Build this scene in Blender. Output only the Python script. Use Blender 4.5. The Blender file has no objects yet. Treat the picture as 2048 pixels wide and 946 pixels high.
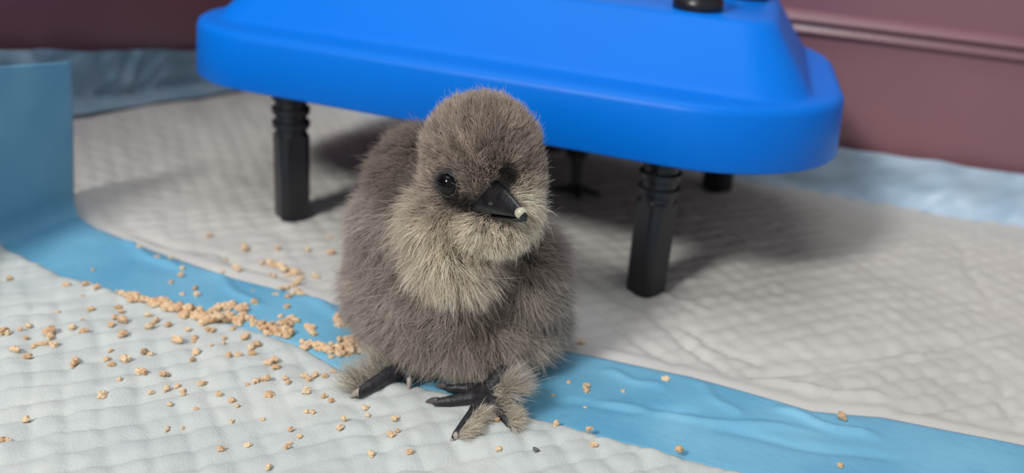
import bpy, bmesh, math, random
import numpy as np
from mathutils import Vector, Matrix, kdtree

random.seed(7); rng = np.random.default_rng(7)
C = bpy.context.scene.collection
S = bpy.context.scene
PI = math.pi

# ------------------------------------------------------------------ camera
# world frame: X along the back wall, Y towards the back wall, Z up, metres
F, PITCH, ROLL, HGT = 2000.0, math.radians(22), math.radians(4.3), 0.16
YAW = math.radians(19)                       # camera heading relative to +Y
CX, CY = 0.2175, -0.344
def yaw2w(v):                                # camera-yaw frame (right, away, up) -> world
    c, s = math.cos(YAW), math.sin(YAW)
    return Vector((CX + v[0]*c - v[1]*s, CY + v[0]*s + v[1]*c, v[2]))
fw = Vector((0, math.cos(PITCH), -math.sin(PITCH)))
up0 = Vector((0, math.sin(PITCH), math.cos(PITCH))); rt0 = Vector((1, 0, 0))
rt = math.cos(ROLL)*rt0 + math.sin(ROLL)*up0
up = -math.sin(ROLL)*rt0 + math.cos(ROLL)*up0
CAM = Vector((0, 0, HGT))
def ray(px, py): return fw + rt*((px-1024)/F) - up*((py-473)/F)
def pt(px, py, D):                           # yaw-frame point seen at a photo position at ground distance D
    d = ray(px, py); return CAM + d*(D/d.y)
def fl(px, py, z=0.0):                       # world point on the plane z
    d = ray(px, py); return yaw2w(CAM + d*((z-HGT)/d.z))
cam_d = bpy.data.cameras.new('camera'); cam = bpy.data.objects.new('camera', cam_d); C.objects.link(cam)
R = Matrix((rt, up, -fw)).transposed().to_4x4()
cam.matrix_world = Matrix.Translation(yaw2w(CAM)) @ Matrix.Rotation(YAW, 4, 'Z') @ R
cam_d.sensor_width = 36; cam_d.lens = 36*F/2048; cam_d.clip_start = .01; cam_d.clip_end = 50
cam_d.dof.use_dof = True; cam_d.dof.focus_distance = (pt(950, 400, .2535)-CAM).dot(fw); cam_d.dof.aperture_fstop = 8.5
S.camera = cam

# ------------------------------------------------------------------ world, lights, exposure
S.view_settings.view_transform = 'Standard'; S.view_settings.look = 'None'
S.view_settings.gamma = 1; S.view_settings.use_curve_mapping = False
S.view_settings.exposure = 0.0
w = bpy.data.worlds.new('world'); S.world = w; w.use_nodes = True
bg = w.node_tree.nodes['Background']; bg.inputs[0].default_value = (.93, .96, 1, 1); bg.inputs[1].default_value = .36
def area(name, loc, target, size, power, col=(1, 1, 1)):
    l = bpy.data.lights.new(name, 'AREA'); l.shape = 'SQUARE'; l.size = size; l.energy = power; l.color = col
    o = bpy.data.objects.new(name, l); C.objects.link(o); o.location = loc
    o.rotation_euler = (Vector(target)-Vector(loc)).to_track_quat('-Z', 'Y').to_euler(); return o
area('window_light', (-.25, -1.25, 1.08), (.07, 0, .02), .26, 18.5, (1, .985, .96))
area('overhead_skylight', (-.1, -.1, 1.3), (.05, 0, 0), .8, 5, (.96, .98, 1))

# ------------------------------------------------------------------ helpers
def link(name, me, parent=None, mat=None):
    o = bpy.data.objects.new(name, me); C.objects.link(o)
    if parent: o.parent = parent
    if mat and hasattr(me, 'materials'): me.materials.append(mat)
    return o
def tag(o, label=None, cat=None, group=None, kind=None):
    if label: o['label'] = label
    if cat: o['category'] = cat
    if group: o['group'] = group
    if kind: o['kind'] = kind
    return o
def empty(name, loc, rz=0):
    o = bpy.data.objects.new(name, None); C.objects.link(o); o.location = loc; o.rotation_euler = (0, 0, rz)
    o.empty_display_size = .01; return o
def smooth(me): me.polygons.foreach_set('use_smooth', [True]*len(me.polygons)); me.update()
def grid_mesh(name, P, cyc=False):           # P: (n, m, 3) array
    n, m = P.shape[:2]
    idx = np.arange(n*m).reshape(n, m)
    q = np.stack([idx[:-1, :-1], idx[1:, :-1], idx[1:, 1:], idx[:-1, 1:]], -1).reshape(-1, 4)
    me = bpy.data.meshes.new(name); me.from_pydata(P.reshape(-1, 3).tolist(), [], q.tolist()); smooth(me); return me
def np_mesh(name, V, Fs, sm=True):
    me = bpy.data.meshes.new(name); me.from_pydata([tuple(v) for v in V], [], [tuple(f) for f in Fs])
    if sm: smooth(me)
    me.update(); return me
def box_mesh(name, x0, x1, y0, y1, z0, z1, bev=0):
    bm = bmesh.new(); bmesh.ops.create_cube(bm, size=1)
    for v in bm.verts: v.co = Vector(((x0+x1)/2+v.co.x*(x1-x0), (y0+y1)/2+v.co.y*(y1-y0), (z0+z1)/2+v.co.z*(z1-z0)))
    if bev: bmesh.ops.bevel(bm, geom=bm.edges[:], offset=bev, segments=3, affect='EDGES', profile=.5)
    me = bpy.data.meshes.new(name); bm.to_mesh(me); bm.free(); return me
def vnoise(x, y, f, seed=0):                 # smooth value noise
    r = np.random.default_rng(seed); T = r.random((256, 256))
    X = x*f+37.3; Y = y*f+11.7; i = np.floor(X).astype(int); j = np.floor(Y).astype(int); a = X-i; b = Y-j
    a = a*a*(3-2*a); b = b*b*(3-2*b); g = lambda p, q: T[p % 256, q % 256]
    return (g(i, j)*(1-a)+g(i+1, j)*a)*(1-b)+(g(i, j+1)*(1-a)+g(i+1, j+1)*a)*b-.5

# ------------------------------------------------------------------ materials
def mat(name, col, rough=.5, spec=.5, **kw):
    m = bpy.data.materials.new(name); m.use_nodes = True; nt = m.node_tree; b = nt.nodes['Principled BSDF']
    b.inputs['Base Color'].default_value = (*col, 1); b.inputs['Roughness'].default_value = rough
    b.inputs['Specular IOR Level'].default_value = spec
    for k, v in kw.items(): b.inputs[k.replace('_', ' ')].default_value = v
    return m
def noisy(m, c1, c2, scale, bump=0, bscale=None, detail=4, stretch=(1, 1, 1), bdist=.0004):
    nt = m.node_tree; N = nt.nodes; L = nt.links; b = N['Principled BSDF']
    tc = N.new('ShaderNodeTexCoord'); mp = N.new('ShaderNodeMapping'); mp.inputs['Scale'].default_value = stretch
    L.new(tc.outputs['Object'], mp.inputs[0])
    n = N.new('ShaderNodeTexNoise'); n.inputs['Scale'].default_value = scale; n.inputs['Detail'].default_value = detail
    L.new(mp.outputs[0], n.inputs['Vector'])
    r = N.new('ShaderNodeValToRGB'); r.color_ramp.elements[0].position = .32; r.color_ramp.elements[1].position = .68
    r.color_ramp.elements[0].color = (*c1, 1); r.color_ramp.elements[1].color = (*c2, 1)
    L.new(n.outputs['Fac'], r.inputs[0]); L.new(r.outputs[0], b.inputs['Base Color'])
    if bump:
        n2 = N.new('ShaderNodeTexNoise'); n2.inputs['Scale'].default_value = bscale or scale*4; n2.inputs['Detail'].default_value = 5
        L.new(mp.outputs[0], n2.inputs['Vector'])
        bp = N.new('ShaderNodeBump'); bp.inputs['Strength'].default_value = bump; bp.inputs['Distance'].default_value = bdist
        L.new(n2.outputs['Fac'], bp.inputs['Height']); L.new(bp.outputs[0], b.inputs['Normal'])
    return m
M = {}
M['maroon'] = noisy(mat('maroon_plastic', (.12, .04, .055), .32, .7), (.225, .105, .128), (.260, .118, .138), 9, .25, 900)
M['quilt'] = noisy(mat('quilted_tissue', (.7, .7, .66), .85, .2), (.53, .57, .56), (.61, .64, .615), 45, .5, 1400)
M['quilt_back'] = noisy(mat('quilted_tissue_warm', (.7, .68, .63), .85, .2), (.54, .525, .49), (.60, .58, .545), 30, .5, 1400)
M['film'] = noisy(mat('blue_film', (.12, .42, .66), .42, .4), (.13, .39, .59), (.21, .50, .68), 26, .5, 420)
M['film_back'] = noisy(mat('pale_blue_film', (.25, .40, .58), .4, .5), (.36, .50, .64), (.50, .62, .74), 30, .4, 300)
M['film_left'] = noisy(mat('grey_blue_film', (.2, .36, .5), .45, .4), (.17, .31, .42), (.31, .44, .54), 30, .4, 300)
M['blue'] = noisy(mat('blue_plastic', (.0, .2, .85), .40, .16), (.0, .180, .76), (.0, .190, .80), 12, .15, 2200, bdist=.0001)
M['black'] = mat('black_plastic', (.012, .012, .016), .32, .5)
M['panel'] = mat('heating_panel', (.03, .03, .035), .5)
M['skin'] = noisy(mat('black_scaly_skin', (.02, .02, .025), .45, .5), (.010, .010, .014), (.035, .033, .038), 500, .7, 900)
M['under'] = noisy(mat('down_base', (.10, .085, .08), .9, .1), (.07, .06, .055), (.11, .095, .085), 300)
M['beak'] = noisy(mat('horn_beak', (.02, .02, .025), .22, .6), (.005, .005, .007), (.016, .016, .018), 400, .35, 900)
M['tip'] = mat('pale_egg_tooth', (.55, .46, .33), .3, .5, Subsurface_Weight=.2)
M['eye'] = mat('wet_black_eye', (.002, .002, .003), .04, .35)
M['lid'] = noisy(mat('eyelid_skin', (.04, .04, .045), .45), (.008, .008, .010), (.045, .042, .045), 900, .6, 1500)
M['claw'] = mat('dark_claw', (.10, .085, .08), .3)
M['pale_claw'] = mat('pale_claw', (.35, .30, .26), .35)
m = mat('feed', (.6, .36, .17), .8, .2); nt = m.node_tree; N = nt.nodes
oi = N.new('ShaderNodeObjectInfo'); cr = N.new('ShaderNodeValToRGB'); cr.color_ramp.interpolation = 'LINEAR'
cr.color_ramp.elements[0].color = (.46, .26, .14, 1); cr.color_ramp.elements[1].color = (.82, .66, .44, 1)
e = cr.color_ramp.elements.new(.25); e.color = (.64, .42, .25, 1)
e = cr.color_ramp.elements.new(.6); e.color = (.76, .54, .34, 1)
nn = N.new('ShaderNodeTexNoise'); nn.inputs['Scale'].default_value = 700
mx = N.new('ShaderNodeMath'); mx.operation = 'MULTIPLY_ADD'; mx.inputs[1].default_value = .7
mn = N.new('ShaderNodeMath'); mn.operation = 'MULTIPLY_ADD'; mn.inputs[1].default_value = .6; mn.inputs[2].default_value = -.15
tc = N.new('ShaderNodeTexCoord'); nt.links.new(tc.outputs['Object'], nn.inputs['Vector'])
nt.links.new(nn.outputs['Fac'], mn.inputs[0]); nt.links.new(oi.outputs['Random'], mx.inputs[0]); nt.links.new(mn.outputs[0], mx.inputs[2])
nt.links.new(mx.outputs[0], cr.inputs[0]); nt.links.new(cr.outputs[0], N['Principled BSDF'].inputs['Base Color'])
M['feed'] = m
def down_mat(name):
    m = bpy.data.materials.new(name); m.use_nodes = True; nt = m.node_tree; N = nt.nodes; N.clear(); L = nt.links
    out = N.new('ShaderNodeOutputMaterial'); at = N.new('ShaderNodeAttribute'); at.attribute_name = 'down_colour'
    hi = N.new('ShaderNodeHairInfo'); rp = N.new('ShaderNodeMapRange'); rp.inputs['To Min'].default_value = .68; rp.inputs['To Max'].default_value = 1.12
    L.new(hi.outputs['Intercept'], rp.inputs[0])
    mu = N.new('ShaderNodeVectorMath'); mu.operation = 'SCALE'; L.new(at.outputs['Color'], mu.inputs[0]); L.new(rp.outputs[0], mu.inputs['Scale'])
    p = N.new('ShaderNodeBsdfPrincipled'); p.inputs['Roughness'].default_value = .55; p.inputs['Specular IOR Level'].default_value = .35
    t = N.new('ShaderNodeBsdfTranslucent'); ms = N.new('ShaderNodeMixShader'); ms.inputs[0].default_value = .28
    L.new(mu.outputs[0], p.inputs['Base Color']); L.new(mu.outputs[0], t.inputs['Color'])
    L.new(p.outputs[0], ms.inputs[1]); L.new(t.outputs[0], ms.inputs[2]); L.new(ms.outputs[0], out.inputs[0]); return m
M['down'] = down_mat('down')

# ------------------------------------------------------------------ setting: the maroon box
WX, WY, WH = -.131, .171, .30  # unseen upper walls made taller so their shadow darkens the left pad
tag(link('floor', box_mesh('floor', WX-.01, .75, -.75, WY+.01, -.012, -.004, .001), mat=M['maroon']), kind='structure')
tag(link('wall_back', box_mesh('wall_back', WX-.006, .75, WY, WY+.006, -.004, WH, .0015), mat=M['maroon']), kind='structure')
tag(link('wall_left', box_mesh('wall_left', WX-.006, WX, -.75, WY-.0005, -.004, WH, .0015), mat=M['maroon']), kind='structure')
# moulded rib along the back wall: two soft ridges with a groove between them
prof = [(0, .0785), (-.0030, .0787), (-.0040, .0793), (-.0038, .0800), (-.0008, .0836), (-.0010, .0840), (-.0046, .0843), (-.0052, .0850), (-.0048, .0858), (-.0004, .0892), (0, .0893)]
Pm = np.zeros((2, len(prof), 3))
for i, x in enumerate((WX+.001, .75)):
    for j, (dy, z) in enumerate(prof): Pm[i, j] = (x, WY+dy, z)
tag(link('trim_1', grid_mesh('trim_1', Pm), mat=M['maroon']), kind='structure')

# ------------------------------------------------------------------ pads
def pxline(pts): 
    a = np.array([fl(*p)[:2] for p in pts]); o = np.argsort(a[:, 0]); return a[o]
EF = pxline([(0, 510), (60, 540), (120, 570), (200, 597), (300, 630), (400, 655), (520, 688), (600, 715), (660, 748), (700, 775), (790, 785), (900, 815), (1000, 848),
             (1060, 862), (1120, 876), (1220, 905), (1300, 922), (1380, 946)])
EB = pxline([(155, 435), (200, 470), (300, 510), (450, 562), (560, 590), (700, 628), (800, 655), (1000, 695), (1140, 716), (1200, 727), (1380, 765),
             (1500, 800), (1620, 835), (1760, 846), (1900, 876), (2048, 905)])
yf = lambda x: np.interp(x, EF[:, 0], EF[:, 1]); yb = lambda x: np.interp(x, EB[:, 0], EB[:, 1])
def quilt(x, y, seed=1, P=.0092, A=.0014):
    wx = x + .0020*vnoise(x, y, 105, seed+11) + .0016*vnoise(x, y, 60, seed) + .0035*vnoise(x, y, 18, seed+1)
    wy = y + .0020*vnoise(x, y, 105, seed+12) + .0016*vnoise(x, y, 60, seed+2) + .0035*vnoise(x, y, 18, seed+3)
    u = (wx+wy)/math.sqrt(2); v = (wx-wy)/math.sqrt(2)
    a = np.abs(np.sin(PI*u/P)); b = np.abs(np.sin(PI*v/P))
    pil = 1-np.exp(-(a/.38)**1.3); pil2 = 1-np.exp(-(b/.38)**1.3)
    return A*((pil2*.70+pil*.28+.35*pil*pil2)*(.8+.9*vnoise(x, y, 70, seed+5)) + .6*vnoise(x, y, 130, seed+6) + .45*vnoise(x, y, 300, seed+7))
def ridge(x, y, a, b, wd, h):
    ax, ay = a; bx, by = b; dx, dy = bx-ax, by-ay; l = math.hypot(dx, dy); t = ((x-ax)*dx+(y-ay)*dy)/l/l
    d = ((x-ax)*dy-(y-ay)*dx)/l; d = d + .0012*np.sin(t*9)
    tt = np.clip(t, 0, 1); fade = np.clip(np.minimum(t, 1-t)*5+.15, 0, 1)
    return h*fade*np.exp(-(d/wd)**2)
cre = []
for a, b, wd, h in [((1300, 640), (1460, 765), .0016, -.0016), ((1150, 560), (1330, 650), .002, -.0016), ((1330, 650), (1540, 750), .0018, -.0014),
                    ((1450, 765), (1750, 745), .0018, -.0013), ((1640, 745), (2048, 670), .0022, -.0014), ((1540, 740), (1900, 690), .0018, -.0010), ((1850, 790), (2048, 735), .0020, -.0012),
                    ((1900, 480), (1990, 640), .002, -.0012), ((1240, 560), (1420, 640), .0016, .0010), ((1500, 770), (1800, 820), .002, .0012),
                    ((1180, 620), (1350, 750), .0016, -.0012), ((1990, 760), (2030, 880), .0018, -.0012), ((1780, 850), (1950, 800), .002, -.001),
                    ((260, 480), (420, 520), .002, -.0016), ((380, 500), (620, 590), .0018, -.0012)]:
    cre.append((tuple(fl(*a)[:2]), tuple(fl(*b)[:2]), wd, h))
def ss(t): t = np.clip(t, 0, 1); return t*t*(3-2*t)
def z_back(x, y):                            # the flat part of the rear pad
    z = .0008 + quilt(x, y, 3, .0084, .0011)*ss((y-yb(x)-.004)/.008) + .0016*(vnoise(x, y, 25, 9)) + .0008
    z = z + .0022*np.exp(-((y-yb(x)-.004)/.0035)**2)*(.6+.8*vnoise(x, y*0, 30, 77))
    for a, b, wd, h in cre: z = z + ridge(x, y, a, b, wd, h)
    return np.maximum(z, .0002)
ZF = .0042
def edge_y(x): return yf(x)
def z_film(x, y):
    z = .0034 + .0012*vnoise(x, y, 28, 21) + .0006*vnoise(x*.5, y*2, 60, 22)
    for a, b, wd, h in film_cre: z = z + ridge(x, y, a, b, wd, h)
    return z
film_cre = [(tuple(fl(*a)[:2]), tuple(fl(*b)[:2]), wd, h) for a, b, wd, h in
            [((1150, 660+170), (1640, 890), .0018, .0012), ((1100, 830), (1400, 850), .002, -.0010), ((1540, 840), (1760, 900), .0016, .0016),
             ((1380, 780), (1480, 860), .0018, .0008), ((240, 500), (360, 560), .002, .0014), ((1200, 760), (1330, 800), .002, .0010), ((600, 610), (760, 690), .0025, .0012),
             ((1400, 880), (1800, 945), .002, -.0009), ((420, 560), (520, 640), .002, .0010)]]
def z_front(x, y): return ZF + .0005 + quilt(x, y, 1) + .0012*vnoise(x, y, 22, 14)
def ground(x, y):
    x_, y_ = np.array([x]), np.array([y])
    if y < yf(x): return float(z_front(x_, y_)[0])
    if y < yb(x): return float(z_film(x_, y_)[0])
    z = float(z_back(x_, y_)[0])
    return z
# bend of the front pad up the left wall
XB, RB = -.069, .011
def bend(P, normal_h):                       # P[...,0] = unrolled x
    s = XB-P[..., 0]; out = P.copy(); h = normal_h
    ang = np.clip(s/RB, 0, PI/2*1.03); up_ = np.clip(s-RB*PI/2*1.03, 0, None)*(1-np.clip(P[..., 1]+.037, -.3, 0)*2.4); aa = PI/2*1.03
    x = np.where(s > 0, XB-RB*np.sin(ang)-up_*math.cos(aa), P[..., 0])
    z = np.where(s > 0, RB*(1-np.cos(ang))+up_*math.sin(aa), 0)
    nx = np.where(s > 0, np.sin(ang), 0); nz = np.where(s > 0, np.cos(ang), 1)
    # the climbing part drifts back a little
    out[..., 0] = x + nx*h; out[..., 2] = z + nz*h; out[..., 1] = P[..., 1] + np.clip(s, 0, None)*.06
    return out
pad = empty('training_pad', (.08, -.15, 0)); tag(pad, 'front training pad, cool white quilted centre, blue border strip passing under the standing chick', 'pad')
def unloc(o, par): o.matrix_parent_inverse = Matrix.Translation(-Vector(par.location)); return o
STEP = .0013
xs = np.arange(XB-RB*1.6-.0530, .46, STEP); ts = np.linspace(0, 1, 190)
X = np.repeat(xs[:, None], len(ts), 1)
top = np.interp(xs, EF[:, 0], EF[:, 1]) + .0009*np.interp(xs, np.linspace(-.2, .5, 60), rng.random(60)-.5)
Y = -.33 + (top[:, None]+.33)*ts[None, :]
H = z_front(X, Y); edge = np.clip((top[:, None]-Y)/.0035, 0, 1); H = .0038 + (H-.0038)*np.sqrt(edge)
P = np.stack([X, Y, H*0], -1); P = bend(P, H)
o = unloc(link('quilted_sheet', grid_mesh('quilted_sheet', P), pad, M['quilt']), pad)
sm_ = o.modifiers.new('thick', 'SOLIDIFY'); sm_.thickness = .0008; sm_.offset = -1
ts = np.linspace(0, 1, 60); X = np.repeat(xs[:, None], len(ts), 1)
lo = top-.012; hi = np.interp(xs, EB[:, 0], EB[:, 1]); Y = lo[:, None] + (hi-lo)[:, None]*ts[None, :]
H = z_film(X, Y)*.94; H = np.where(Y < top[:, None], np.minimum(H, .0030), H); H = H*(1-.5*ss((Y-hi[:, None]+.004)/.004))+.0006
P = np.stack([X, Y, H*0], -1); P = bend(P, H)
o = unloc(link('blue_border', grid_mesh('blue_border', P), pad, M['film']), pad); o['label'] = 'glossy sky blue plastic border strip of the front pad'
sm_ = o.modifiers.new('thick', 'SOLIDIFY'); sm_.thickness = .0004; sm_.offset = -1

padb = empty('training_pad', (.1, .05, 0)); tag(padb, 'rear training pad, warm white quilted centre under the blue heater, edges folded up', 'pad')
# white part, flat + ramp to the left wall
XR, XW = -.050, -.121
def e_h(y): return np.interp(y, [-.08, -.03, .165], [.031, .030, .0055])
xs = np.concatenate([XR-(XR-XW)*np.linspace(1, 0, 60)[:-1], np.arange(XR, .50, .0016)])
ys = np.linspace(-.08, .163, 160); X, Y = np.meshgrid(xs, ys, indexing='ij')
t = np.clip((XR-X)/(XR-XW), 0, 1)
Z = z_back(X, np.minimum(Y, .3)) + e_h(Y)*t**1.5 + ss(t*2)*ss((1-t)*6)*(.0030*vnoise(X*.7+Y*.7, X*.15-Y*.15, 85, 5)) - quilt(X, Y, 3, .0084, .0011)*ss((t-.8)*5)
Z = np.where(Y < yb(X), .0006+(Z-.0006)*ss((Y-yb(X)+.006)/.006), Z)
o = unloc(link('quilted_sheet', grid_mesh('quilted_sheet', np.stack([X, Y, Z], -1)), padb, M['quilt_back']), padb)
# blue borders of the rear pad: left (crumpled, greyer) and back
def top_h(y): return np.interp(y, [-.08, -.035, .043, .10, .165], [.064, .0580, .0440, .0350, .032])
ys = np.linspace(-.08, .160, 170); us = np.linspace(0, 1, 34); U, Y = np.meshgrid(us, ys, indexing='ij')
Z = e_h(Y) + .0012 + (top_h(Y)-e_h(Y))*U + .0015*ss(U*3)*vnoise(Y, U*.02, 60, 31)
D = .011*ss(U*2)*vnoise(Y+U*.012, U*.03, 60, 41) + .004*vnoise(Y-U*.02, U*.02, 140, 42)
X = XW - .0035 + D
lip = np.clip(1-U/.13, 0, 1); tl = np.clip((XR-(XW+.005*lip))/(XR-XW), 0, 1)
Z = np.where(lip > 0, e_h(Y)*tl**1.5+.0036+.0012*vnoise(Y, U, 60, 33)+.002*(1-lip), Z+.003); X = np.where(lip > 0, XW+.005*lip-.0005, X)
o = unloc(link('crumpled_border', grid_mesh('crumpled_border', np.stack([X, Y, Z], -1)), padb, M['film_left']), padb); o['label'] = 'crumpled grey blue border against the left wall'
Ph = np.stack([np.stack([X[:, -1]-.0006, Y[:, -1], Z[:, -1]+k*.0014-.0008], -1) + [(.0012, 0, 0), (.0014, 0, 0), (.0006, 0, 0), (-.0006, 0, 0)][k] for k in range(4)], 1)
o = unloc(link('hem', grid_mesh('hem', Ph), padb, mat('pale_hem', (.36, .29, .28), .8)), padb); o['label'] = 'pale pinkish grey hem along the top'

xs = np.linspace(-.122, .50, 330); us = np.linspace(0, 1, 30); X, U = np.meshgrid(xs, us, indexing='ij')
Y = .1600 + .004*(1-np.exp(-U*5)); Z = .0018 + .0245*U + .0012*vnoise(X, U*.01, 22, 51)*U
Y = Y + .0045*ss(U*2)*vnoise(X+U*.01, U*.02, 70, 52) + .0016*vnoise(X-U*.015, U*.03, 150, 53)
o = unloc(link('blue_border', grid_mesh('blue_border', np.stack([X, Y, Z], -1)), padb, M['film_back']), padb); o['label'] = 'pale blue plastic border against the back wall'

# ------------------------------------------------------------------ heater
def rrect(x0, x1, y0, y1, r, z, n=14, rl=None):  # r: right corners, rl: left corners
    out = []; rl = rl or r
    for cx_, cy_, a0, r in ((x1-r, y0+r, -90, r), (x1-r, y1-r, 0, r), (x0+rl, y1-rl, 90, rl), (x0+rl, y0+rl, 180, rl)):
        for k in range(n+1):
            a = math.radians(a0+90*k/n); out.append((cx_+r*math.cos(a), cy_+r*math.sin(a), z))
    return out
def loft(loops, cap0=False, cap1=True):
    V = []; Fs = []; n = len(loops[0])
    for l in loops: V += l
    for i in range(len(loops)-1):
        for k in range(n): Fs.append((i*n+k, i*n+(k+1) % n, (i+1)*n+(k+1) % n, (i+1)*n+k))
    if cap1: Fs.append(tuple(range((len(loops)-1)*n, len(loops)*n)))
    if cap0: Fs.append(tuple(reversed(range(n))))
    return V, Fs
X0, X1, Y0, Y1 = -.0585, .2135, -.0135, .1560
HB, HL, HT = .0565, .0795, .1030
heater = empty('brooder_heater', ((X0+X1)/2, (Y0+Y1)/2, 0)); tag(heater, 'bright blue plastic heat plate on four black adjustable legs behind the chick', 'heater')
prof = [(.004, .004, .0590, .052), (.003, .003, HB, .053), (.0008, .0008, HB-.0002, .055), (0, 0, HB+.0008, .056), (.0010, .0010, HL-.0035, .055),
        (.0018, .0018, HL-.0013, .054), (.0036, .0036, HL-.0002, .052), (.006, .007, HL, .048), (.0115, .0155, HL+.0002, .026), (.0132, .0180, HL+.0009, .023), (.0145, .0195, HL+.003, .021),
        (.0285, .0370, HT-.003, .014), (.0300, .0388, HT-.0010, .013), (.0325, .0415, HT, .012), (.05, .058, HT+.0002, .010)]
def warp(l):                                  # the plate narrows towards its back
    out = []
    for x, y, z in l:
        k = 1-.24*ss(np.array([(y-.010)/.25]))[0]; out.append((.0775+(x-.0775)*k, y-.012*(x-.0775), z))
    return out
def hloop(ix, iy, z, r): return warp(rrect(X0+ix, X1-ix, Y0+iy, Y1-iy, r, z, rl=r*.76))
V, Fs = loft([hloop(*p) for p in prof])
o = unloc(link('housing', np_mesh('housing', V, Fs), heater, M['blue']), heater)
V, Fs = loft([warp(rrect(X0+.0045, X1-.0045, Y0+.0045, Y1-.0045, .051, z, rl=.038)) for z in (.0590, .0620)], True, True)
unloc(link('heating_panel', np_mesh('heating_panel', V, Fs, False), heater, M['panel']), heater)['label'] = 'black heating underside'
def leg_loop(r, z, k):                        # k = 0 round .. 1 chamfered square
    out = []
    for i in range(48):
        a = 2*PI*i/48; c, s = abs(math.cos(a)), abs(math.sin(a))
        sq = min(1/max(c, s), 1.22/(c+s)) * .93
        rr = r*((1-k)+k*sq); out.append((rr*math.cos(a), rr*math.sin(a), z))
    return out
Lp = [(.0066, 0, 1), (.0076, .0008, 1), (.0079, .002, 1), (.0080, .0200, 1), (.0081, .0362, 1), (.0078, .0374, .9), (.0070, .0378, .4),
      (.0064, .0382, 0), (.0064, .0402, 0), (.0076, .0407, 0), (.0078, .0428, 0), (.0064, .0434, 0), (.0064, .0458, 0), (.0076, .0463, 0), (.0078, .0486, 0), (.0064, .0492, 0),
      (.0064, .0516, 0), (.0076, .0521, 0), (.0078, .0545, 0), (.0064, .0550, 0), (.0064, .0588, 0)]
V, Fs = loft([leg_loop(r, z, k) for r, z, k in Lp], True, True); lm = np_mesh('leg', V, Fs)
try: lm.set_sharp_from_angle(angle=math.radians(28))
except Exception: pass
for i, (x, y) in enumerate(((.0005, -.0015), (.1540, .0000), (.1575, .1370), (.0012, .1370))):
    o = link('leg', lm, heater); unloc(o, heater); o.location = (x, y, .0014); o.rotation_euler = (0, 0, math.radians((8, 14, 14, 8)[i]))
    if i == 0: lm.materials.append(M['black'])
cp = [(.0086, HT-.001, 0), (.0095, HT-.0002, 0), (.0095, HT+.0040, 0), (.0082, HT+.0046, 0), (.0082, HT+.0062, 0), (.0095, HT+.0068, 0), (.0095, HT+.0115, 0), (.0085, HT+.0125, 0)]
V, Fs = loft([leg_loop(r, z-HT, k) for r, z, k in cp], True, True); cm = np_mesh('leg_cap', V, Fs); cm.materials.append(M['black'])
for x, y in ((.1525, .0385), (.1640, .0850), (.0012, .0385), (.0080, .0950)):
    o = link('leg_cap', cm, heater); unloc(o, heater); o.location = (x, y, HT)

# ------------------------------------------------------------------ bird builder
def ell(bm, c, r, rot=None):
    s = bmesh.ops.create_icosphere(bm, subdivisions=4, radius=1)['verts']
    m_ = Matrix.Diagonal((*r, 1)); m_ = (rot.to_4x4() if rot else Matrix()) @ m_
    for v in s: v.co = Vector(c) + (m_ @ v.co.to_4d()).to_3d()
def capsule(bm, a, b, ra, rb):
    n = max(2, int((Vector(b)-Vector(a)).length/(min(ra, rb)*.35)))
    for i in range(n+1):
        t = i/n; p = Vector(a).lerp(Vector(b), t); r = ra+(rb-ra)*t
        s = bmesh.ops.create_icosphere(bm, subdivisions=2, radius=r)['verts']
        for v in s: v.co += p
def bird_body(name, ells, caps, parent, voxel):
    bm = bmesh.new()
    for e_ in ells: ell(bm, *e_)
    for c_ in caps: capsule(bm, *c_)
    me = bpy.data.meshes.new(name+'_raw'); bm.to_mesh(me); bm.free()
    tmp = bpy.data.objects.new('tmp', me); C.objects.link(tmp)
    r = tmp.modifiers.new('r', 'REMESH'); r.mode = 'VOXEL'; r.voxel_size = voxel
    s = tmp.modifiers.new('s', 'SMOOTH'); s.factor = .5; s.iterations = 5
    dg = bpy.context.evaluated_depsgraph_get(); ev = tmp.evaluated_get(dg)
    out = bpy.data.meshes.new_from_object(ev); out.name = name
    bpy.data.objects.remove(tmp); bpy.data.meshes.remove(me)
    smooth(out); out.materials.clear(); out.materials.append(M['under']); out.materials.append(M['skin'])
    o = link(name, out, parent); return o
def seg_dist(Pn, a, b):
    a = np.array(a); b = np.array(b); d = b-a; t = np.clip(((Pn-a)@d)/(d@d), 0, 1); return np.linalg.norm(Pn-(a+t[:, None]*d), axis=1)
def sample(me, n, keep, r_):                  # area-weighted points, keep(centre) -> weight 0..1
    me.calc_loop_triangles(); T = np.zeros(len(me.loop_triangles)*3, int); me.loop_triangles.foreach_get('vertices', T); T = T.reshape(-1, 3)
    V = np.zeros(len(me.vertices)*3); me.vertices.foreach_get('co', V); V = V.reshape(-1, 3)
    Nn = np.zeros(len(me.vertices)*3); me.vertices.foreach_get('normal', Nn); Nn = Nn.reshape(-1, 3)
    A = V[T[:, 0]]; B = V[T[:, 1]]; Cc = V[T[:, 2]]; ar = np.linalg.norm(np.cross(B-A, Cc-A), axis=1)*keep((A+B+Cc)/3)
    k = r_.choice(len(T), n, p=ar/ar.sum()); u = r_.random(n); v = r_.random(n); f = u+v > 1; u[f] = 1-u[f]; v[f] = 1-v[f]
    P = A[k]+(B[k]-A[k])*u[:, None]+(Cc[k]-A[k])*v[:, None]
    Q = Nn[T[k, 0]]*(1-u-v)[:, None]+Nn[T[k, 1]]*u[:, None]+Nn[T[k, 2]]*v[:, None]
    return P, Q/np.linalg.norm(Q, axis=1)[:, None]
def nrm(v): return v/np.maximum(np.linalg.norm(v, axis=-1, keepdims=True), 1e-9)
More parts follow.
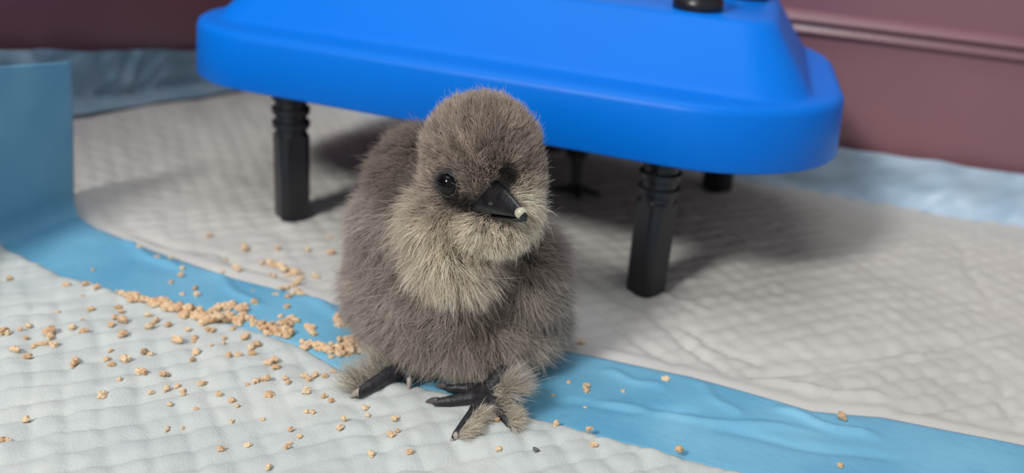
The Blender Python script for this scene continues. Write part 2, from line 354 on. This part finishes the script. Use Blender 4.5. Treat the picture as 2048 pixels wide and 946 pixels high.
def make_down(name, P, Nn, Tn, L, lift, col, rad, parent, r_, clump=.4, ncl=4000, NP=6, wild=.12, zmin=None):
    n = len(P); k = min(ncl, n//4); ci = r_.choice(n, k, replace=False)
    kd = kdtree.KDTree(k)
    for a, i in enumerate(ci): kd.insert(P[i], a)
    kd.balance(); own = np.array([ci[kd.find(p)[1]] for p in P])
    jit = r_.normal(0, wild, (n, 3)); jit[ci] *= 1.7
    d0 = nrm(Nn*lift[:, None] + Tn*.45 + jit*.6); d1 = nrm(Nn*lift[:, None]*.45 + Tn + jit*1.5)
    pts = np.zeros((n, NP, 3)); pts[:, 0] = P - Nn*.0004; L = L*(.7+.6*r_.random(n))*np.where(r_.random(n) < .035, 1.55, 1)
    for j in range(1, NP):
        t = (j-.5)/(NP-1); d = nrm(d0*(1-t)+d1*t); pts[:, j] = pts[:, j-1] + d*(L/(NP-1))[:, None]
    for j in range(1, NP):
        t = j/(NP-1); tgt = pts[own, j]; wgt = (clump*t**1.5*(.6+.6*r_.random(n)))[:, None]; pts[:, j] = pts[:, j]*(1-wgt) + tgt*wgt
    if zmin is not None: pts[..., 2] = np.maximum(pts[..., 2], zmin)
    hc = bpy.data.hair_curves.new(name); hc.add_curves([NP]*n)
    hc.attributes['position'].data.foreach_set('vector', pts.reshape(-1).astype(np.float32))
    ra = hc.attributes.get('radius') or hc.attributes.new('radius', 'FLOAT', 'POINT')
    prof_ = np.array([1, 1, .9, .7, .45, .12])[:NP]; ra.data.foreach_set('value', (rad*(.7+.6*r_.random(n)))[:, None].repeat(NP, 1).__mul__(prof_).reshape(-1).astype(np.float32))
    ca = hc.attributes.new('down_colour', 'FLOAT_COLOR', 'POINT')
    c4 = np.ones((n, NP, 4), np.float32); cr_ = r_.normal(1, .16, n); c4[..., :3] = np.clip(col*(.85+.3*r_.random(n))[:, None]*np.clip(cr_[own], .6, 1.4)[:, None], 0, 1)[:, None, :]; ca.data.foreach_set('color', c4.reshape(-1))
    hc.materials.append(M['down']); o = link(name, hc, parent); o['kind'] = 'stuff'; return o

# ------------------------------------------------------------------ the chick (built in the camera-yaw frame, root at its feet)
ROOT = Vector((-.015, .283, 0))
chick = empty('chick', yaw2w(ROOT), YAW); tag(chick, 'fluffy grey brown chick with black feathered feet standing in front of the blue heater', 'chick')
def q(px, py, D): return pt(px, py, D)-ROOT
ZG = .0045                                    # height of the pads' surface under the feet
def g(px, py, z=.0065):                       # foot points lie on the pads
    d = ray(px, py); return CAM + d*((z-HGT)/d.z) - ROOT
Fh = Vector((math.sin(math.radians(36)), -math.cos(math.radians(36)), -.12)).normalized()
Sh = Vector((-math.cos(math.radians(36)), -math.sin(math.radians(36)), 0))
Hc = q(952, 330, .2690)
ells = [
    (q(888, 575, .2900), (.0243, .0290, .0235)),
    (q(930, 645, .2830), (.0230, .0230, .0125)),
    (q(842, 385, .2960), (.0135, .0170, .0190)),
    (q(826, 470, .2930), (.0165, .0200, .0200)),
    (q(905, 450, .2800), (.0185, .0170, .0190)),
    (q(962, 302, .2700), (.0149, .0150, .0146)),
    (q(950, 345, .2690), (.0138, .0140, .0120)),
    (q(880, 448, .2655), (.0085, .0090, .0085)),
    (q(985, 455, .2600), (.0098, .0085, .0070)),
    (q(1020, 415, .2650), (.0065, .0080, .0095)),
    (q(910, 510, .2640), (.0110, .0100, .0105)),
    (q(764, 560, .2950), (.0065, .0180, .0150)),
    (q(1050, 560, .2840), (.0098, .0150, .0165)),
    (q(1034, 350, .2680), (.0062, .0085, .0105)),
    (q(1084, 645, .2930), (.0055, .0100, .0080)),
    (q(806, 650, .2830), (.0100, .0110, .0085)),
    (q(1018, 668, .2790), (.0110, .0110, .0080)),
]
def poly(pts, rs): return [(pts[i], pts[i+1], rs[i], rs[i+1]) for i in range(len(pts)-1)]
hubR = g(975, 785, .0085); hubL = g(822, 728, .0090)
legs = []
legs += poly([q(1045, 690, .288), q(1072, 722, .2890), hubR+Vector((.004, .004, .004)), hubR], [.0042, .0034, .0030, .0032])
legs += poly([hubR, g(935, 797, .0075), g(900, 803, .0068), g(872, 805, .0064)], [.0028, .0022, .0019, .0014])
legs += poly([hubR+Vector((0, .002, 0)), g(930, 776, .0075), g(905, 777, .0068), g(888, 774, .0064)], [.0022, .0017, .0015, .0011])
legs += poly([hubR, g(950, 828, .0075), g(928, 856, .0068), g(910, 876, .0064)], [.0030, .0024, .0021, .0015])
legs += poly([hubR, g(995, 815, .0075), g(1008, 835, .0068), g(1018, 852, .0062)], [.0028, .0021, .0018, .0013])
legs += poly([q(800, 690, .284), hubL+Vector((.0, .002, .004)), hubL], [.0040, .0032, .0031])
legs += poly([hubL, g(780, 748, .0085), g(745, 770, .0075), g(715, 787, .0066)], [.0028, .0025, .0022, .0016])
legs += poly([hubL, g(822, 748, .0085), g(819, 762, .0070)], [.0026, .0021, .0015])
legs += poly([hubL, g(850, 735, .0075), g(872, 735, .0068)], [.0020, .0014, .0012])
body = bird_body('body', ells, legs, chick, .00075)
# which faces are bare leg: near a leg capsule and outside every body ellipsoid
def inside(Pn, k=1.10):
    m_ = np.zeros(len(Pn), bool)
    for e_ in ells:
        c_, r_ = e_[0], e_[1]; m_ |= (((Pn-np.array(c_))/np.array(r_)/k)**2).sum(1) < 1
    return m_
def legdist(Pn, segs): return np.min([seg_dist(Pn, s[0], s[1])-max(s[2], s[3]) for s in segs], axis=0)
me = body.data; cen = np.zeros(len(me.polygons)*3); me.polygons.foreach_get('center', cen); cen = cen.reshape(-1, 3)
isleg = (legdist(cen, legs) < .0009) & ~inside(cen, 1.04) & (cen[:, 2] < .030)
me.polygons.foreach_set('material_index', isleg.astype(np.int32)); me.update()
# eyes
eyeL = Hc + Sh*.0118 + Fh*.0052 + Vector((0, 0, -.0012)); eyeL = q(899, 368, .2582)
eyeR = q(1018, 352, .2635)
def eye_at(c_, out_, r_):
    bm = bmesh.new(); bmesh.ops.create_uvsphere(bm, u_segments=32, v_segments=20, radius=r_)
    e_m = bpy.data.meshes.new('eye'); bm.to_mesh(e_m); bm.free(); smooth(e_m)
    e_o = link('eye', e_m, chick, M['eye']); e_o.location = c_
    V = []; n, k = 40, 10                       # wrinkled lid ring
    rot = Vector(out_).to_track_quat('Z', 'Y').to_matrix()
    for i in range(n):
        a = 2*PI*i/n; R_ = r_*(1.0+.03*math.sin(9*a)+.02*math.sin(17*a+1)); tr = r_*(.13+.03*math.sin(11*a))
        for j in range(k):
            b = 2*PI*j/k; v = Vector(((R_+tr*math.cos(b))*math.cos(a)*1.06, (R_+tr*math.cos(b))*math.sin(a)*.95, tr*.8*math.sin(b)+r_*.38)); V.append(Vector(c_)+rot@v)
    Fs = [(i*k+j, ((i+1) % n)*k+j, ((i+1) % n)*k+(j+1) % k, i*k+(j+1) % k) for i in range(n) for j in range(k)]
    o = link('eyelid', np_mesh('eyelid', V, Fs), e_o, M['lid']); o.matrix_parent_inverse = Matrix.Translation(-Vector(c_))
outL = Vector((-.52, -.80, .12)).normalized(); outR = Vector((.80, -.45, .12)).normalized()
eye_at(eyeL, outL, .0034); eye_at(eyeR, outR, .0028)
# beak
tipP = q(1052, 430, .2455); baseT = q(998, 372, .2570); gape = q(945, 424, .2560); baseB = q(975, 425, .2580)
def beak_part(name, stations, mt):
    V = []; n = 24
    for c_, wd, ht, dn in stations:              # centre, half width, height above, depth below
        for i in range(n):
            a = 2*PI*i/n; cx_, s_ = math.cos(a), math.sin(a)
            off = Sh*(-wd*cx_*(1-.45*max(0, s_)**2)) + Vector((0, 0, (ht if s_ > 0 else dn)*s_)) ; V.append(c_+off)
    Fs = []
    k = len(stations)
    for i in range(k-1):
        for j in range(n): Fs.append((i*n+j, i*n+(j+1) % n, (i+1)*n+(j+1) % n, (i+1)*n+j))
    Fs.append(tuple(range(n))); Fs.append(tuple(reversed(range((k-1)*n, k*n))))
    me_ = np_mesh(name, V, Fs); bm = bmesh.new(); bm.from_mesh(me_); bmesh.ops.recalc_face_normals(bm, faces=bm.faces); bm.to_mesh(me_); bm.free(); smooth(me_)
    return link(name, me_, chick, mt)
mid0 = q(972, 415, .2600); axis = (tipP-mid0)
def bs(t, dz=0): return mid0 + axis*t + Vector((0, 0, dz))
up_st = []
for t in np.linspace(0, 1, 12):
    wd = .0050*(1-t)**.75+.0006; ht = .0090*(1-t**1.55)**.95*(1-.22*t)+.0007; dn = .0006+.0010*(t > .86)*((t-.86)/.14)
    up_st.append((bs(t, -.0004*t), wd, ht, dn))
bk = beak_part('upper_beak', up_st, M['beak'])
lo_st = []
for t in np.linspace(0, .9, 10):
    lo_st.append((bs(t, -.0012), .0046*(1-t)**.7+.0005, .0003, .0030*(1-t*.75)))
beak_part('lower_beak', lo_st, M['beak'])
bm = bmesh.new(); bmesh.ops.create_icosphere(bm, subdivisions=3, radius=1)
for v in bm.verts: v.co = bs(.89, .0002)+Vector((v.co.x*.0019, v.co.y*.0015, v.co.z*.0017))
em = bpy.data.meshes.new('egg_tooth'); bm.to_mesh(em); bm.free(); smooth(em); link('egg_tooth', em, bk, M['tip'])['label'] = 'pale egg tooth on the beak tip'
for sgn in (1, -1):
    bm = bmesh.new(); bmesh.ops.create_icosphere(bm, subdivisions=2, radius=1)
    for v in bm.verts: v.co = bs(.38, .0024)+Sh*(.0033*sgn)+Vector((v.co.x*.0010, v.co.y*.0012, v.co.z*.0007))
    em = bpy.data.meshes.new('nostril'); bm.to_mesh(em); bm.free(); smooth(em); link('nostril', em, bk, M['lid'])
# claws
def claw(a, b, r0, mt):
    a = Vector(a); b = Vector(b); d = b-a; V = []; n = 10; zz = Vector((0, 0, 1)); sd = d.cross(zz).normalized()
    for i in range(7):
        t = i/6; c_ = a + d*t + zz*(.0008*math.sin(t*PI*.9) - .0006*t); r = r0*(1-t)**.7+.00012
        for j in range(n): V.append(c_+sd*(r*.75*math.cos(2*PI*j/n))+zz*(r*math.sin(2*PI*j/n)))
    Fs = [(i*n+j, i*n+(j+1) % n, (i+1)*n+(j+1) % n, (i+1)*n+j) for i in range(6) for j in range(n)]+[tuple(reversed(range(n))), tuple(range(6*n, 7*n))]
    link('claw', np_mesh('claw', V, Fs), chick, mt)
claw(g(876, 804, .0066), g(847, 805, .0052), .0014, M['claw']); claw(g(891, 774, .0066), g(870, 772, .0054), .0011, M['claw'])
claw(g(913, 873, .0068), g(899, 886, .0052), .0015, M['pale_claw']); claw(g(1017, 850, .0064), g(1024, 862, .0052), .0012, M['claw'])
claw(g(718, 785, .0072), g(697, 797, .0050), .0015, M['pale_claw']); claw(g(819, 760, .0076), g(817, 782, .0052), .0012, M['pale_claw'])

# down over the body
hr = np.random.default_rng(3)
npq = lambda *a: np.array(q(*a))
eL, eR, bB, bTip = np.array(eyeL), np.array(eyeR), np.array(bs(.12, .001)), np.array(tipP)
def keep(Pn):
    k = np.ones(len(Pn)); k[(legdist(Pn, legs) < .0007) & ~inside(Pn, 1.0) & (Pn[:, 2] < .030)] = 0
    k[np.linalg.norm(Pn-eL, axis=1) < .0042] = 0; k[np.linalg.norm(Pn-eR, axis=1) < .0028] = 0
    k[seg_dist(Pn, bs(.25, .004), bs(.6, .002)) < .0044] = 0
    k *= np.where(Pn[:, 2] > .055, 1.5, 1.0)
    return k
N_H = 120000
P, Nn = sample(me, N_H, keep, hr)
hc_ = np.array(Hc); headw = np.clip((P[:, 2]-.058)/.010, 0, 1)*np.clip(1-(np.linalg.norm(P-(hc_+[0, 0, -.001]), axis=1)-.019)/.006, 0, 1)
# flow: outward from the beak on the head, down and backwards on the body
fh = nrm(P-bB); fb = nrm(np.array([[0, .35, -1.0]])+np.c_[P[:, 0]*14, P[:, 1]*6, P[:, 0]*0])
fl_ = nrm(fh*headw[:, None]+fb*(1-headw)[:, None]); Tn = nrm(fl_-Nn*(fl_*Nn).sum(1)[:, None])
sw = np.stack([np.sin(P[:, 2]*420+P[:, 0]*300), np.cos(P[:, 0]*380+P[:, 1]*250), np.sin(P[:, 1]*350+P[:, 2]*310)], 1)*.22
Tn = nrm(Tn+sw+.30*(1-headw)[:, None]*np.stack([np.sin(P[:, 2]*160+1), np.sin(P[:, 0]*190+P[:, 2]*90), np.cos(P[:, 0]*150)], 1))
dB = np.linalg.norm(P-bB, axis=1); dE = np.minimum(np.linalg.norm(P-eL, axis=1), np.linalg.norm(P-eR, axis=1))
Lh = .0012+.0030*np.clip((dB-.003)/.010, 0, 1); Lh = np.minimum(Lh, .0010+.30*np.clip(dE-.0022, 0, 1)*1.6)
Lb = np.interp(P[:, 2], [.008, .02, .05, .075], [.0070, .0100, .0085, .0058])
L = Lh*headw+Lb*(1-headw)
beard = np.array([q(985, 470, .258)])[0]; dbd = np.linalg.norm(P-beard, axis=1)
L = np.where(dbd < .012, np.clip(L, 0, .0045), L)
lift = np.where(headw > .5, .95, .75)
# natural colouring, plus streaks along the nape and breast creases
crown = np.array([.47, .385, .32]); nape = np.array([.28, .23, .195]); bodyc = np.array([.49, .425, .375]); belly = np.array([.80, .73, .61]); pale = np.array([.94, .84, .68]); dark = np.array([.035, .03, .028])
def mixc(a, b, t): return a*(1-t)[:, None]+b*t[:, None]
col = np.tile(bodyc, (len(P), 1)); col = mixc(col, belly, ss((.020-P[:, 2])/.014))
col = mixc(col, nape, ss((P[:, 2]-.050)/.012)*(1-headw)); col = mixc(col, crown, headw)
# pale bib: cheeks, chin and upper chest
bib = np.maximum.reduce([ss(1.6-np.linalg.norm((P-npq(*c_))/np.array(r_), axis=1)) for c_, r_ in
      (((880, 452, .2655), (.0085, .010, .0078)), ((985, 462, .258), (.0105, .009, .0068)), ((905, 515, .262), (.0100, .010, .0105)), ((1040, 430, .262), (.006, .009, .009)))])
col = mixc(col, pale, bib*.9)
# dark marks: round the eyes, the lores and the small patch above the beak
lores = np.minimum(seg_dist(P, q(905, 388, .2580), q(962, 408, .2560))/.0020, seg_dist(P, q(1006, 345, .2575), q(1016, 352, .2600))/.0016)
col = mixc(col, dark, ss(1.9-lores)*.95); col = mixc(col, dark, ss((.0050-dE)/.0016)*.7); L = np.where(lores < 1.6, L*.6, L)
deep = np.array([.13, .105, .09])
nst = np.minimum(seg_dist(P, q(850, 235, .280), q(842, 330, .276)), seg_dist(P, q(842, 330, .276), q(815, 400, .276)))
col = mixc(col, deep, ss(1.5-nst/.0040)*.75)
bst = np.minimum(seg_dist(P, q(1045, 500, .272), q(985, 570, .266)), seg_dist(P, q(985, 570, .266), q(950, 640, .264)))  # breast crease: shade painted into the down colour, over partly dark down
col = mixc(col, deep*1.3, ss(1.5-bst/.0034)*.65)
front = ss(1-np.linalg.norm(P-npq(990, 300, .256), axis=1)/.006); col = mixc(col, nape*.9, front*.6)
col = col*(1+.18*np.sin(P[:, 0]*900+P[:, 2]*700)*np.sin(P[:, 1]*800-P[:, 2]*500))[:, None]
rad = np.full(len(P), .000062)
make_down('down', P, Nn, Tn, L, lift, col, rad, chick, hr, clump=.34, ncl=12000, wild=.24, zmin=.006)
# feathering on the outer toes
def tuft(segs, n, L0, dirv, colr):
    r_ = hr; pts = []; 
    for k in range(n):
        s = segs[r_.integers(len(segs))]; t = r_.random(); c_ = Vector(s[0]).lerp(Vector(s[1]), t); rr = s[2]+(s[3]-s[2])*t
        d = Vector(r_.normal(0, 1, 3)); d.z = abs(d.z)*.6; d = (d.normalized()*.7+Vector(dirv)).normalized(); pts.append((c_+d*rr*.8, d))
    P_ = np.array([p[0] for p in pts]); N_ = np.array([p[1] for p in pts]); T_ = nrm(np.tile(np.array(dirv), (n, 1))+hr.normal(0, .35, (n, 3)))
    make_down('toe_feathers', P_, N_, T_, np.full(n, L0), np.full(n, .8), np.tile(np.array(colr), (n, 1)), np.full(n, .00006), chick, hr, clump=.35, ncl=n//30, wild=.25, zmin=.0048)
tc_ = (.66, .60, .50)
tuft([legs[12], legs[13], legs[14]], 900, .0060, (.75, -.30, .15), tc_)
tuft([legs[10], legs[11]], 800, .0052, (.85, -.1, .20), tc_)
tuft([(hubR+Vector((.003, .001, .003)), g(1005, 790, .012), .002, .002)], 1000, .0085, (.75, -.25, .30), (.60, .55, .47))
ll = [s for s in legs if (s[0]-hubL).length < 1e-6 or (s[0]-g(780, 748, .0085)).length < 1e-6 or (s[0]-g(745, 770, .0075)).length < 1e-6][:1]
tuft([(hubL, g(780, 748, .0085), .0025, .0022), (g(780, 748, .0085), g(745, 770, .0075), .0022, .002), (g(745, 770, .0075), g(715, 787, .0066), .002, .0015)], 800, .0095, (-.85, .25, .25), (.62, .57, .48))

# ------------------------------------------------------------------ second chick in the shade under the heater
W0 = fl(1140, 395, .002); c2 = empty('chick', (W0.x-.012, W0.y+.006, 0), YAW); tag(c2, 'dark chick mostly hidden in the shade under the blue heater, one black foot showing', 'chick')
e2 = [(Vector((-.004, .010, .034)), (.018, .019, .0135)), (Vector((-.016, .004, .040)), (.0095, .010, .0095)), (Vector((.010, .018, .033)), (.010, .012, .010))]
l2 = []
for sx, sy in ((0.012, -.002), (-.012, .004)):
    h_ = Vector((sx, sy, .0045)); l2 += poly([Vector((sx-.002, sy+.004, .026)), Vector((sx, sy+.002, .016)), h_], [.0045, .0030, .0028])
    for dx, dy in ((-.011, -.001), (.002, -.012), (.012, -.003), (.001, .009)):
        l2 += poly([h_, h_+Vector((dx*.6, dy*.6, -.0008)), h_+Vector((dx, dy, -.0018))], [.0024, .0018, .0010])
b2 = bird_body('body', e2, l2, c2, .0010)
m2 = b2.data; cen = np.zeros(len(m2.polygons)*3); m2.polygons.foreach_get('center', cen); cen = cen.reshape(-1, 3)
m2.polygons.foreach_set('material_index', (cen[:, 2] < .021).astype(np.int32))
P, Nn = sample(m2, 14000, lambda p: (p[:, 2] > .021)*1.0, hr)
fb = nrm(np.array([[0, .3, -1.0]])+np.c_[P[:, 0]*14, P[:, 1]*6, P[:, 0]*0]); Tn = nrm(fb-Nn*(fb*Nn).sum(1)[:, None])
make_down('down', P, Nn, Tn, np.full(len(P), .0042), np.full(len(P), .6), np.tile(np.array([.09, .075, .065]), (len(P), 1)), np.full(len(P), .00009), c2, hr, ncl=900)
bm = bmesh.new(); bmesh.ops.create_cone(bm, cap_ends=True, segments=12, radius1=.0028, radius2=.0005, depth=.009)
bkm = bpy.data.meshes.new('beak'); bm.to_mesh(bkm); bm.free(); smooth(bkm); o = link('beak', bkm, c2, M['beak']); o.location = (-.0275, .000, .0390); o.rotation_euler = (0, math.radians(-95), math.radians(20))
for s_ in (-1, 1):
    bm = bmesh.new(); bmesh.ops.create_uvsphere(bm, u_segments=16, v_segments=10, radius=.0022); x_ = bpy.data.meshes.new('eye'); bm.to_mesh(x_); bm.free(); smooth(x_)
    o = link('eye', x_, c2, M['eye']); o.location = (-.020, .004+s_*.0088, .0425)

# ------------------------------------------------------------------ feed crumbs
def crumb_mesh(seed):
    r_ = random.Random(seed); bm = bmesh.new(); bmesh.ops.create_icosphere(bm, subdivisions=2 if seed % 2 else 1, radius=1)
    if seed % 2 == 0: bmesh.ops.subdivide_edges(bm, edges=bm.edges[:], cuts=1)
    ph = [r_.uniform(0, 6) for _ in range(6)]; sx, sy, sz = r_.uniform(.9, 1.35), r_.uniform(.75, 1.05), r_.uniform(.6, .85)
    for v in bm.verts:
        n_ = v.co.normalized(); k = 1+.22*math.sin(3*n_.x+ph[0])*math.sin(4*n_.y+ph[1])+.18*math.sin(6*n_.z+ph[2]+3*n_.x)+r_.uniform(-.13, .13)
        v.co = Vector((n_.x*sx, n_.y*sy, n_.z*sz))*k*.5
    zmin = min(v.co.z for v in bm.verts)
    for v in bm.verts: v.co.z -= zmin
    me_ = bpy.data.meshes.new('feed_crumb'); bm.to_mesh(me_); bm.free(); me_.materials.append(M['feed']); return me_
CM = [crumb_mesh(i) for i in range(10)]
count = [0]
def crumb(px, py, size, label, group=None, mi=None, dz=0, z=None):
    p = fl(px, py+size*.25, .004); zz = ground(p.x, p.y) if z is None else z
    k = size*.000152*(p-cam.location).length/.30
    o = bpy.data.objects.new('feed_crumb', CM[random.randrange(10) if mi is None else mi]); C.objects.link(o)
    o.location = (p.x, p.y, zz-.0002+dz); o.rotation_euler = (random.uniform(-.25, .25), random.uniform(-.25, .25), random.uniform(0, 6.3)); o.scale = (k, k, k*random.uniform(.85, 1.1))
    tag(o, label, 'food crumb', group); count[0] += 1; return o
A = [(485,60,50),(625,70,40),(715,95,45),(600,135,25),(75,15,40),(665,240,50),(425,250,30),(860,215,45),(885,250,45),(895,322,55),(840,310,45),(815,365,45),(600,310,30),(215,355,45),(150,390,35),(30,420,60),(62,424,50),(190,445,30),(370,400,78),(365,432,50),(530,390,55),(615,408,52),(245,498,50),(290,485,40),(340,485,45),(395,498,55),(105,545,50),(135,550,45),(205,592,55),(535,645,58),(555,615,52),(905,432,60),(880,450,40),(1075,280,40),(1130,320,55),(1100,380,60),(1230,365,50),(1290,480,65),(1420,440,45),(1410,470,40),(1435,548,58),(1395,605,40),(1050,550,50),(1100,565,40),(810,550,35),(785,600,45),(915,605,60),(815,640,45),(1025,705,62),(1050,725,55),(1185,728,50),(1215,720,48),(880,768,35),(1370,395,35),(1520,380,45),(1550,380,45),(1540,515,30),(1630,450,35),(1630,490,30),(1700,385,40),(1790,430,55),(1870,500,50),(1835,520,50),(1835,560,50),(1670,585,50),(1735,575,45),(1960,615,60),(2000,600,50),(1470,785,50),(1300,805,45),(1335,835,45),(1335,870,45),(1215,835,45),(1100,860,35),(745,880,58),(765,865,48),(1800,795,40),(1860,780,45),(1900,770,36),(1940,755,50),(1960,850,55),(1595,875,35),(1690,905,45)]
Bl = [(850,75,35),(890,135,45),(1330,95,40),(1430,100,60),(1420,55,40),(1850,165,55),(2000,100,30),(660,10,30),(1240,10,25)]
Z6 = [(430,650,44),(455,636,36),(640,610,45),(945,630,50),(962,602,26),(515,410,45),(240,335,35),(40,305,40),(135,470,30),(15,485,40),(420,235,40),(520,265,45),(565,315,35),(755,395,35),(1095,350,40),(1135,357,42),(975,495,45),(1040,545,55),(1380,435,50),(1355,495,60),(1545,315,55),(1565,370,45),(1765,425,52),(1790,402,30),(1740,565,55),(1800,540,40),(1595,705,55),(1890,700,50),(800,785,45),(805,205,65),(1100,190,40),(1085,225,50),(1230,240,45),(1280,265,45),(930,110,50),(950,140,45),(1075,75,55),(1110,100,50),(1165,65,50),(1240,75,45),(1300,30,45),(860,15,60)]
Bk = [(1215,240,60),(1460,260,40),(1670,250,40),(1840,260,60),(1830,150,30),(1400,350,60),(1430,360,50),(1350,360,40),(1160,400,45),(1180,420,45),(1530,400,35),(1620,460,45),(1600,500,50),(1570,520,45),(1520,535,45),(1480,545,40),(1720,440,35),(1740,450,35),(1060,420,30),(1430,470,40),(1400,430,35),(960,160,40),(1075,310,30),(690,330,35),(590,345,35),(460,280,35)]
Bs = [(770,410,40),(765,455,45),(690,510,35),(130,415,30),(1450,600,40),(1530,620,45),(1560,600,45),(1620,600,50),(1600,570,40),(1290,665,50),(1525,690,45),(1480,760,45),(1560,775,45),(1280,570,30)]
OR = 'first second third fourth fifth sixth seventh eighth ninth tenth eleventh twelfth thirteenth fourteenth fifteenth sixteenth seventeenth eighteenth nineteenth twentieth'.split()
def size_word(s): return 'tiny' if s < 9.5 else 'small' if s < 12.5 else 'medium' if s < 15.5 else 'large'
def rows(items, cuts, group, phrase):         # label by row and place in the row, counted from the left
    for b in range(len(cuts)-1):
        r_ = sorted([i_ for i_ in items if cuts[b] <= i_[1] < cuts[b+1]])
        for n_, (x, y, s_) in enumerate(r_): crumb(x, y, s_, '%s tan feed crumb, %s from left %s' % (size_word(s_), OR[min(n_, 19)], phrase % OR[b] if '%s' in phrase else phrase), group)
front_items = [(x/3.64, y/3.64+560, s_/3.64) for x, y, s_ in A] + [(x/3.864+330, y/3.864+740, s_/3.864) for x, y, s_ in Z6]
rows(front_items, [0, 600, 640, 662, 678, 698, 716, 740, 762, 782, 800, 820, 848, 880, 990], 'crumbs on the front white pad', 'in the %s row down the front white pad')
rows([(x/3.64, y/3.64+560, s_/3.64) for x, y, s_ in Bl]+[(x/3.593+150, y/3.593+420, s_/3.593) for x, y, s_ in Bs], [0, 575, 592, 990], 'loose crumbs on the blue strip', 'in the %s loose row down the blue strip')
rows([(x/3.593+150, y/3.593+420, s_/3.593) for x, y, s_ in Bk], [0, 505, 525, 548, 990], 'crumbs on the rear white pad', 'in the %s row down the rear pad')
for px, py, s, lb in [
    (1137, 763, 9, 'tiny tan feed crumb on the blue strip, nearest the chick on its right side'),
    (1172, 771, 17, 'largest pale tan feed crumb on the blue strip right of the chick'),
    (1171, 781, 12, 'brown feed crumb touching the largest crumb right of the chick'),
    (1245, 780, 12, 'pale cream feed crumb on the blue strip, to the right of the largest crumb'),
    (1105, 789, 11, 'pale yellow feed crumb on the blue strip right beside the toe feathers'),
    (1170, 813, 9, 'tiny yellow feed crumb on the blue strip below the largest crumb'),
    (1110, 855, 14, 'flat pinkish feed crumb at the front edge of the blue strip by the toe feathers'),
    (1177, 872, 13, 'tan feed crumb at the front edge of the blue strip, upper of a close pair'),
    (1187, 902, 17, 'orange tan feed crumb on the white pad just in front of the blue strip'),
    (1356, 911, 18, 'brown and cream feed crumb alone near the front edge of the blue strip'),
    (1682, 831, 20, 'brown yellow feed crumb on the rear edge of the blue strip at far right'),
    (1332, 752, 15, 'pale brown feed crumb on the rear edge of the blue strip right of chick'),
    (1680, 926, 14, 'tan feed crumb farthest right on the blue strip near the bottom edge'),
    (1163, 678, 13, 'brown feed crumb on the rear white pad, right beside the body of the chick'),
    (917, 882, 10, 'orange feed crumb touching the longest front toe of the chick'),
    (992, 856, 13, 'orange feed crumb between the front toes of the chick'),
    (842, 748, 12, 'orange feed crumb on the blue strip between the two feet of the chick'),
    (997, 910, 14, 'pale tan feed crumb on the white pad below the front foot of the chick'),
    (56, 850, 15, 'thin tan feed crumb flake alone at the lower left of the white pad'),
    (4, 888, 16, 'reddish tan feed crumb cut by the left edge of the photo'),
    (16, 887, 13, 'pale feed crumb beside the one cut by the left edge of the photo'),
    (954, 757, 11, 'brown feed crumb under the belly of the chick behind its front foot'),
    ]: crumb(px, py, s, lb)
db = crumb(1071, 916, 12, 'small dark grey speck on the white pad below the right of the front foot')
db.data = db.data.copy(); db.data.materials.clear(); db.data.materials.append(mat('grey_speck', (.12, .13, .14), .8)); db['category'] = 'speck'
# piles: scattered along short lines, several layers deep
piles = [([(262, 606), (300, 612), (350, 622)], 6, 42), ([(345, 624), (400, 636), (445, 640)], 12, 62), ([(395, 650), (430, 652)], 6, 22), ([(430, 620), (470, 612), (490, 622)], 7, 30), ([(455, 634), (480, 642), (490, 638)], 8, 24),
         ([(520, 648), (540, 662), (575, 668)], 11, 46), ([(572, 655), (584, 640)], 6, 12), ([(612, 690), (640, 697), (665, 702)], 8, 34), ([(665, 702), (700, 702), (740, 690), (765, 690)], 13, 80), ([(690, 690), (720, 672), (735, 668)], 9, 34),
         ([(618, 655), (626, 670)], 5, 6), ([(670, 640), (684, 652)], 6, 9), ([(560, 525), (590, 545)], 7, 8)]
cand = []
for line, wd, n in piles:
    a = np.array(line, float); sl = np.r_[0, np.cumsum(np.linalg.norm(np.diff(a, axis=0), axis=1))]
    for k in range(int(n*1.35)):
        t = random.random()*sl[-1]; x = np.interp(t, sl, a[:, 0])+random.gauss(0, wd*.8); y = np.interp(t, sl, a[:, 1])+random.gauss(0, wd*.42)
        cand.append((x, y, random.uniform(9, 17), random.choice((0, 0, 0, .0012)) if wd > 8 else 0))
left = 298-count[0]; cand.sort(key=lambda c_: -c_[2]-c_[3]*4000)
for i, (x, y, s, dz) in enumerate(cand[:left]):
    if x < 505: lb, gr = 'tan feed crumb in the long crumb pile on the blue strip at left', 'crumbs in the long pile'
    elif x < 600: lb, gr = 'tan feed crumb in the small middle heap on the blue strip', 'crumbs in the middle heap'
    else: lb, gr = 'tan feed crumb in the heap on the blue strip beside the chick', 'crumbs in the heap beside the chick'
    crumb(x, y, s, lb, gr, dz=dz)
bm = bmesh.new()
for x, y, s, dz in cand[left:]:
    p = fl(x, y, .004); k = s*.000152*(p-cam.location).length/.30
    nb = len(bm.verts); bm.from_mesh(CM[random.randrange(10)]); bm.verts.ensure_lookup_table()
    T_ = Matrix.Translation((p.x, p.y, ground(p.x, p.y)-.0002)) @ Matrix.Rotation(random.uniform(0, 6), 4, 'Z') @ Matrix.Diagonal((k, k, k, 1))
    for v in bm.verts[nb:]: v.co = T_ @ v.co
fm = bpy.data.meshes.new('feed_crumbs'); bm.to_mesh(fm); bm.free(); o = link('feed_crumbs', fm, mat=M['feed'])
tag(o, 'smallest tan feed crumbs and dust filling the piles on the blue strip', 'feed', kind='stuff')
